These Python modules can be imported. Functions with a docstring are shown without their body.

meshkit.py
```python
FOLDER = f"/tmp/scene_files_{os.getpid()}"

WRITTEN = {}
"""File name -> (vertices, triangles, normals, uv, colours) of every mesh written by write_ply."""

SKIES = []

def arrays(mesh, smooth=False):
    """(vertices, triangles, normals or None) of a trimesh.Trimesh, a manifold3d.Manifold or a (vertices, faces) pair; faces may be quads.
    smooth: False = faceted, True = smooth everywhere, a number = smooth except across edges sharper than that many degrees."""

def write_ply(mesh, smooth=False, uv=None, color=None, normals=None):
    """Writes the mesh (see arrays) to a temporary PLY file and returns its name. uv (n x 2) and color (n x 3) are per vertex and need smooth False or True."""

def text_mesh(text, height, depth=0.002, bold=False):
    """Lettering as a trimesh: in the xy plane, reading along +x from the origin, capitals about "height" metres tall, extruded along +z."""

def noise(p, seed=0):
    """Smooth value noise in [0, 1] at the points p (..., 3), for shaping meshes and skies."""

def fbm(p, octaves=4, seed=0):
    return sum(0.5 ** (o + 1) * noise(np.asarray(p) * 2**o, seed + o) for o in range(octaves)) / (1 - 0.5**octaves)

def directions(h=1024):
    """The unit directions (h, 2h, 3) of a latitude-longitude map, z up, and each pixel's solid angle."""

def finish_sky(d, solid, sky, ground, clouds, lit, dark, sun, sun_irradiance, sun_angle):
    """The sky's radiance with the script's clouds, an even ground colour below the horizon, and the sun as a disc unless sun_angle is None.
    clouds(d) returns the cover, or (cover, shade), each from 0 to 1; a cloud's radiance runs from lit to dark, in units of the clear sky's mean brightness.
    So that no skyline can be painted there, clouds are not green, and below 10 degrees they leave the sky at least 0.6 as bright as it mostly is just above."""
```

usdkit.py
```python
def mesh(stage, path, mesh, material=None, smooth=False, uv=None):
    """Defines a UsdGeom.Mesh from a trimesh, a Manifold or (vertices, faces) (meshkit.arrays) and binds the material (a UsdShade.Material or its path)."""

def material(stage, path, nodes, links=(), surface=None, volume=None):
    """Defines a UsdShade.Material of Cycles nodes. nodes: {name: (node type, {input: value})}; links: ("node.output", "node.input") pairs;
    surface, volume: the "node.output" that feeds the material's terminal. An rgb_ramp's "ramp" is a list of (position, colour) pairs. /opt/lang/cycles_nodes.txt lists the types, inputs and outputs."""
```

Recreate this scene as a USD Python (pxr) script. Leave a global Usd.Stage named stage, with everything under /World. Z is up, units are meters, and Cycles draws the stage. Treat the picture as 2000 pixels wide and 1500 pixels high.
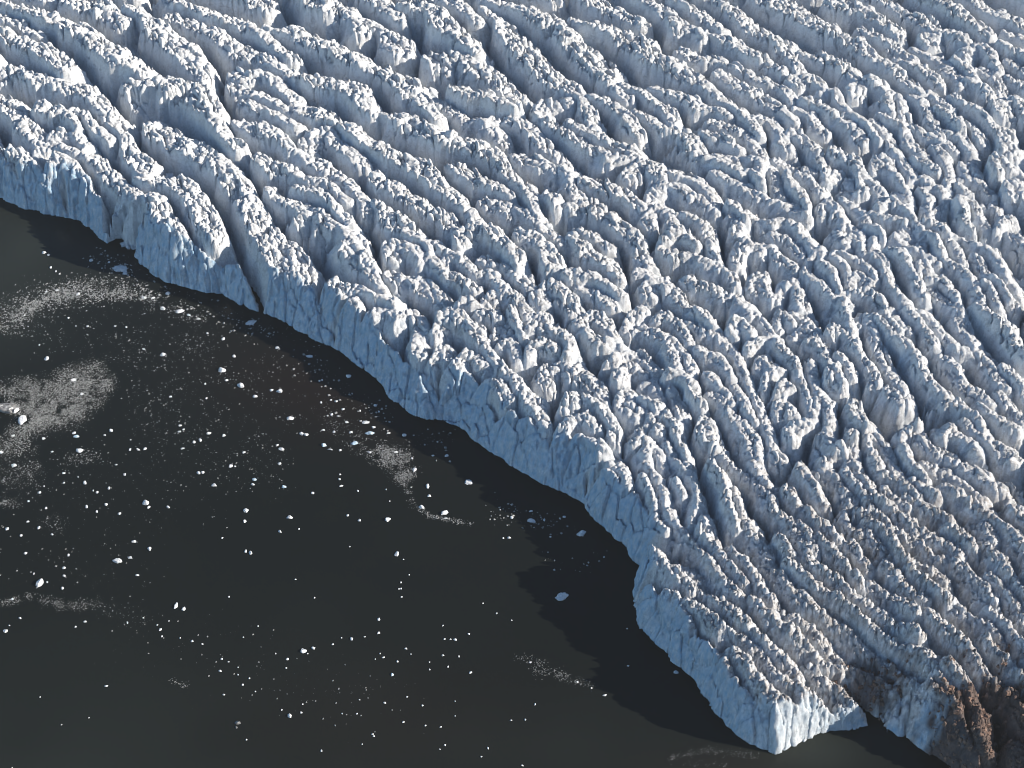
import math, numpy as np, trimesh, usdkit, meshkit
from pxr import Usd, UsdGeom, UsdLux, UsdShade, Gf, Sdf, Vt
from scipy.spatial import cKDTree, ConvexHull
from scipy.ndimage import map_coordinates, gaussian_filter
import shapely

stage = Usd.Stage.CreateInMemory()
UsdGeom.SetStageUpAxis(stage, UsdGeom.Tokens.z)
UsdGeom.SetStageMetersPerUnit(stage, 1.0)
UsdGeom.Xform.Define(stage, '/World')

# ---------------------------------------------------------------- camera, sky, sun, exposure
CAM_H, PITCH, HFOV = 580.0, 41.0, 30.0
cam = UsdGeom.Camera.Define(stage, '/World/camera')
cam.CreateHorizontalApertureAttr(36.0)
cam.CreateVerticalApertureAttr(27.0)
cam.CreateFocalLengthAttr(18.0 / math.tan(math.radians(HFOV / 2)))
cam.CreateClippingRangeAttr(Gf.Vec2f(1.0, 20000.0))
cam.CreateExposureAttr(1.22)
cam.AddTranslateOp().Set(Gf.Vec3d(0, 0, CAM_H))
cam.AddRotateXOp().Set(90.0 - PITCH)

SUN_EL, SUN_AZ = math.radians(22.5), math.radians(98.0)     # azimuth clockwise from the viewing direction (+y)
sky_mat = usdkit.material(stage, '/World/Looks/sky', {
    's': ('sky_texture', {'sky_type': 'single_scattering', 'sun_disc': False, 'sun_elevation': SUN_EL, 'sun_rotation': SUN_AZ,
                          'altitude': 300.0, 'air_density': 1.1, 'aerosol_density': 0.7, 'ozone_density': 2.0}),
    'h': ('hsv', {'saturation': 1.15}),
    'b': ('background_shader', {'strength': 0.06})}, [('s.color', 'h.color'), ('h.color', 'b.color')], surface='b.background')
dome = UsdLux.DomeLight.Define(stage, '/World/sky')
UsdShade.MaterialBindingAPI.Apply(dome.GetPrim()).Bind(sky_mat)
sun = UsdLux.DistantLight.Define(stage, '/World/sun')
sun.CreateNormalizeAttr(True)
sun.CreateIntensityAttr(1.2)
sun.CreateAngleAttr(0.5)
sun.CreateColorAttr(Gf.Vec3f(1.0, 0.89, 0.755))
_s = Gf.Vec3d(math.sin(SUN_AZ) * math.cos(SUN_EL), math.cos(SUN_AZ) * math.cos(SUN_EL), math.sin(SUN_EL))
sun.AddTransformOp().Set(Gf.Matrix4d(1.0).SetRotate(Gf.Rotation(Gf.Vec3d(0, 0, 1), _s)))

# ---------------------------------------------------------------- helpers
rng = np.random.default_rng(7)
FPX = 1000.0 / math.tan(math.radians(HFOV / 2))
CP, SP = math.cos(math.radians(PITCH)), math.sin(math.radians(PITCH))


def ground(px, z=0.0):
    """The point at height z that a survey of the photograph gives for picture coordinates (2000 x 1500)."""
    px = np.atleast_2d(np.asarray(px, float))
    a, b = (px[:, 0] - 1000) / FPX, (750 - px[:, 1]) / FPX
    dy, dz = CP + b * SP, -SP + b * CP
    t = (z - CAM_H) / dz
    return np.stack([a * t, dy * t], 1)


def nz(p, scale, seed=0, octaves=1):
    """Smooth noise in [-1, 1]; p (n, 2) or (n, 3)."""
    p = np.asarray(p, float)
    if p.shape[1] == 2:
        p = np.column_stack([p, np.full(len(p), 0.37 + seed)])
    q = p / scale + seed * 17.13
    return (meshkit.noise(q, seed) if octaves == 1 else meshkit.fbm(q, octaves, seed)) * 2 - 1


def sst(a, b, x):
    t = np.clip((x - a) / (b - a), 0, 1)
    return t * t * (3 - 2 * t)


COUNT = {}


def fresh(parent, name):
    k = COUNT.get((parent, name), 0)
    COUNT[(parent, name)] = k + 1
    return f'{parent}/{name}' + (f'_{k:03d}' if k else '')


def tag(prim, **kw):
    for k, v in kw.items():
        prim.SetCustomDataByKey(k, v)
    return prim


def raw_mesh(path, v, f, mat, n=None, attrs=None):
    m = UsdGeom.Mesh.Define(stage, path)
    m.CreatePointsAttr(Vt.Vec3fArray.FromNumpy(np.ascontiguousarray(v, np.float32)))
    m.CreateFaceVertexCountsAttr(Vt.IntArray.FromNumpy(np.full(len(f), f.shape[1], np.int32)))
    m.CreateFaceVertexIndicesAttr(Vt.IntArray.FromNumpy(np.ascontiguousarray(f, np.int32).ravel()))
    m.CreateSubdivisionSchemeAttr('none')
    if n is not None:
        m.CreateNormalsAttr(Vt.Vec3fArray.FromNumpy(np.ascontiguousarray(n, np.float32)))
        m.SetNormalsInterpolation('vertex')
    for k, a in (attrs or {}).items():
        UsdGeom.PrimvarsAPI(m).CreatePrimvar(k, Sdf.ValueTypeNames.FloatArray, 'vertex').Set(Vt.FloatArray.FromNumpy(np.ascontiguousarray(a, np.float32)))
    UsdShade.MaterialBindingAPI.Apply(m.GetPrim()).Bind(mat)
    return m.GetPrim()


# ---------------------------------------------------------------- materials
ICE = usdkit.material(stage, '/World/Looks/glacier_ice', {
    'g': ('geometry', {}),
    'dust': ('attribute', {'attribute': 'dust'}), 'blue': ('attribute', {'attribute': 'blue'}), 'rock': ('attribute', {'attribute': 'debris'}),
    'n1': ('noise_texture', {'scale': 0.16, 'detail': 6.0, 'roughness': 0.65}),
    'n2': ('noise_texture', {'scale': 0.9, 'detail': 5.0, 'roughness': 0.7}),
    'st': ('mapping', {'mapping_type': 'point', 'scale': (1.0, 1.0, 0.45)}),
    'n3': ('noise_texture', {'scale': 0.55, 'detail': 4.0, 'roughness': 0.6}),
    'r1': ('rgb_ramp', {'ramp': [(0.0, (0.56, 0.60, 0.645)), (0.42, (0.66, 0.69, 0.72)), (1.0, (0.76, 0.775, 0.785))]}),
    'rd': ('map_range', {'from_min': 0.36, 'from_max': 0.66, 'to_min': 0.0, 'to_max': 1.0, 'clamp': True}),
    'fd': ('math', {'math_type': 'multiply', 'use_clamp': True}),
    'm1': ('mix_color', {'b': (0.30, 0.265, 0.245)}),
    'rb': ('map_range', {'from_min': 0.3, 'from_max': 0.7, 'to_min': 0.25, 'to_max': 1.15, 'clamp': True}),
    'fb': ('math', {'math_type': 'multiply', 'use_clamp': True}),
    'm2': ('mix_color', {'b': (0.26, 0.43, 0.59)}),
    'rr': ('rgb_ramp', {'ramp': [(0.3, (0.035, 0.028, 0.028)), (0.5, (0.08, 0.055, 0.048)), (0.72, (0.20, 0.13, 0.10))]}),
    'm3': ('mix_color', {}),
    'wob': ('noise_texture', {'scale': 0.7, 'detail': 3.0}),
    'k1': ('mapping', {'mapping_type': 'point', 'scale': (0.34, 0.34, 0.16)}),
    'add': ('mix', {'mix_type': 'linear_light', 'fac': 0.9}),
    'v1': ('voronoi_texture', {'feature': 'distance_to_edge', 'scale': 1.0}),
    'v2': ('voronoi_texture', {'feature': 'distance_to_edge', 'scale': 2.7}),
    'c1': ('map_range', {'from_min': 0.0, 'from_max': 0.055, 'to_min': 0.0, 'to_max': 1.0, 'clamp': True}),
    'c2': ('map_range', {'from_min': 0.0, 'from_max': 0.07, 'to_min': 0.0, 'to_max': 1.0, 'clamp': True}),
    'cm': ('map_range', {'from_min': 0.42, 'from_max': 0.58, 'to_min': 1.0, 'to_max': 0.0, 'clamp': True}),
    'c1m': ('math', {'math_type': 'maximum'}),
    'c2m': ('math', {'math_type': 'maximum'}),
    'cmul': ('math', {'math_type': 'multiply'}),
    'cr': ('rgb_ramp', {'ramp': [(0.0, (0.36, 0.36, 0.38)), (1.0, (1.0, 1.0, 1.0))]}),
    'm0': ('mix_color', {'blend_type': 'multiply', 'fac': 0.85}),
    'bc': ('math', {'math_type': 'multiply_add', 'value2': 0.7}),
    'bs': ('math', {'math_type': 'multiply_add', 'value2': 0.4}),
    'bump': ('bump', {'strength': 0.75, 'distance': 0.55}),
    'p': ('principled_bsdf', {'diffuse_roughness': 0.8, 'roughness': 0.62, 'specular_ior_level': 0.25, 'ior': 1.31}),
}, [('g.position', 'n1.vector'), ('g.position', 'n2.vector'), ('g.position', 'st.vector'), ('st.vector', 'n3.vector'),
    ('n2.fac', 'r1.fac'), ('n3.fac', 'rd.value'), ('rd.result', 'fd.value1'), ('dust.fac', 'fd.value2'),
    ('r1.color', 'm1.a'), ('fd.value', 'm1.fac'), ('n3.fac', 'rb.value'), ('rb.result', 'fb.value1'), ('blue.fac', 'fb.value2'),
    ('g.position', 'wob.vector'), ('g.position', 'k1.vector'), ('k1.vector', 'add.color1'), ('wob.color', 'add.color2'), ('add.color', 'v1.vector'), ('add.color', 'v2.vector'),
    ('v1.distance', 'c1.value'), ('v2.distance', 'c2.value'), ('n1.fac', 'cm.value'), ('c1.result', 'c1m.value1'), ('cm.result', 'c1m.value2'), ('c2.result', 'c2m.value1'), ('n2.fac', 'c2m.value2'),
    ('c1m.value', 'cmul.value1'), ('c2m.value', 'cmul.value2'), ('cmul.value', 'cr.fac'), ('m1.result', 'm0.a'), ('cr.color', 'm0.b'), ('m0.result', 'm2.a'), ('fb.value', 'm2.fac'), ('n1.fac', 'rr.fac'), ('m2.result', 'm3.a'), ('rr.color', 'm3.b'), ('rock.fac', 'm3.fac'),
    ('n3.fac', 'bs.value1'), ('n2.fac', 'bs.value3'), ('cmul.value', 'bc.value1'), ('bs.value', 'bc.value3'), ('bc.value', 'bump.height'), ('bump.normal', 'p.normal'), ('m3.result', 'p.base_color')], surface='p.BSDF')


def floe_look(name, c0, c1):
    return usdkit.material(stage, '/World/Looks/' + name, {
        'g': ('geometry', {}), 'n': ('noise_texture', {'scale': 0.9, 'detail': 5.0, 'roughness': 0.65}),
        'r': ('rgb_ramp', {'ramp': [(0.32, c0), (0.62, c1)]}),
        'b': ('bump', {'strength': 0.5, 'distance': 0.25}), 'p': ('principled_bsdf', {'roughness': 0.5, 'specular_ior_level': 0.3, 'ior': 1.31})},
        [('g.position', 'n.vector'), ('n.fac', 'r.fac'), ('r.color', 'p.base_color'), ('n.fac', 'b.height'), ('b.normal', 'p.normal')], surface='p.BSDF')


FLOE_WHITE = floe_look('floe_ice', (0.36, 0.40, 0.45), (0.60, 0.62, 0.635))
FLOE_BLUE = floe_look('clear_floe_ice', (0.26, 0.38, 0.50), (0.46, 0.56, 0.64))
FLOE_GREY = floe_look('dirty_floe_ice', (0.025, 0.025, 0.028), (0.22, 0.23, 0.24))
ROCK = floe_look('debris_rock', (0.05, 0.038, 0.034), (0.22, 0.15, 0.12))
BRASH = floe_look('brash', (0.10, 0.115, 0.125), (0.28, 0.29, 0.295))
WATER = usdkit.material(stage, '/World/Looks/water', {
    'g': ('geometry', {}), 'silt_and_sheen': ('attribute', {'attribute': 'silt_and_sheen'}), 'warm': ('attribute', {'attribute': 'warm'}),
    'n': ('noise_texture', {'scale': 0.012, 'detail': 4.0, 'roughness': 0.55, 'distortion': 0.6}),
    'c0': ('mix_color', {'a': (0.0050, 0.0066, 0.0060), 'b': (0.0076, 0.0093, 0.0082)}),
    'c1': ('mix_color', {'b': (0.012, 0.0085, 0.0066)}),
    'c2': ('mix_color', {'b': (0.034, 0.042, 0.038)}),
    'w': ('noise_texture', {'scale': 0.5, 'detail': 3.0, 'roughness': 0.6}),
    'b': ('bump', {'strength': 0.35, 'distance': 0.12}),
    'p': ('principled_bsdf', {'roughness': 0.22, 'ior': 1.333, 'specular_ior_level': 0.28})},
    [('g.position', 'n.vector'), ('g.position', 'w.vector'), ('n.fac', 'c0.fac'), ('c0.result', 'c1.a'), ('warm.fac', 'c1.fac'),
     ('c1.result', 'c2.a'), ('silt_and_sheen.fac', 'c2.fac'), ('c2.result', 'p.base_color'), ('w.fac', 'b.height'), ('b.normal', 'p.normal')], surface='p.BSDF')

# ---------------------------------------------------------------- the ice front (waterline) and the glacier's base surface
SHORE = '''-420,250 -250,300 -80,360 0,389 40,402 85,415 130,424 162,431 165,437 188,448 192,462 212,474 238,488 270,505 285,524 300,537 330,550 370,563 400,572 430,573 450,583 470,594
500,605 540,622 570,638 600,652 632,668 660,685 690,705 720,730 745,750 760,770 768,779 790,796 805,806 840,815 870,822 900,830 907,836 930,858 960,880 985,895 1000,908 1030,925 1060,940
1085,950 1100,960 1125,975 1140,985 1165,1010 1180,1025 1200,1045 1215,1058 1225,1072 1235,1090 1246,1108 1236,1118 1236,1150 1244,1190 1250,1215 1260,1235 1285,1258 1310,1282 1330,1305
1345,1320 1360,1337 1385,1360 1400,1385 1420,1410 1450,1437 1480,1458 1512,1468 1545,1455 1580,1440 1601,1430 1632,1423 1667,1419 1700,1418 1720,1419 1737,1426 1772,1444 1807,1465 1835,1482
1860,1500 1900,1528 1950,1565 2050,1645 2300,1840'''
shore = ground([tuple(map(float, s.split(','))) for s in SHORE.split()])
land = shapely.Polygon(np.vstack([shore, [[900, 250], [1600, 400], [1600, 2200], [-1600, 2200], [-1600, 1100]]]))
_line = shapely.LineString(shore)
_sp = np.array([_line.interpolate(t).coords[0] for t in np.arange(0, _line.length, 0.7)])
_shore_tree = cKDTree(_sp)


def inland(p):
    d = _shore_tree.query(p, workers=-1)[0]
    return np.where(shapely.contains_xy(land, p[:, 0], p[:, 1]), d, -d)


def blob(p, c, r, rot=0.0):
    c = ground(c, 25.0)[0]
    d = p - c
    if rot:
        cs, sn = math.cos(rot), math.sin(rot)
        d = np.stack([d[:, 0] * cs + d[:, 1] * sn, -d[:, 0] * sn + d[:, 1] * cs], 1)
    return np.exp(-(d[:, 0] / r[0]) ** 2 - (d[:, 1] / r[1]) ** 2)


def base_height(p, d):
    b = 21.0 + 13.0 * (1 - np.exp(-np.maximum(d, 0) / 80.0)) + 0.022 * np.maximum(d, 0)
    b = b - 12.0 * blob(p, (1700, 1295), (26, 24)) + 5 * blob(p, (1650, 1385), (22, 12))
    b = b + 9.0 * blob(p, (1845, 1280), (13, 22), 0.5) + 5.0 * blob(p, (1885, 1400), (10, 20), 0.5)
    b = b - 12.0 * blob(p, (1985, 1440), (22, 34), 0.4)
    b = b - 4 * blob(p, (1275, 1215), (9, 8)) - 4 * blob(p, (1250, 700), (10, 30))
    return b + 1.6 * nz(p, 70.0, 3)


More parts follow.
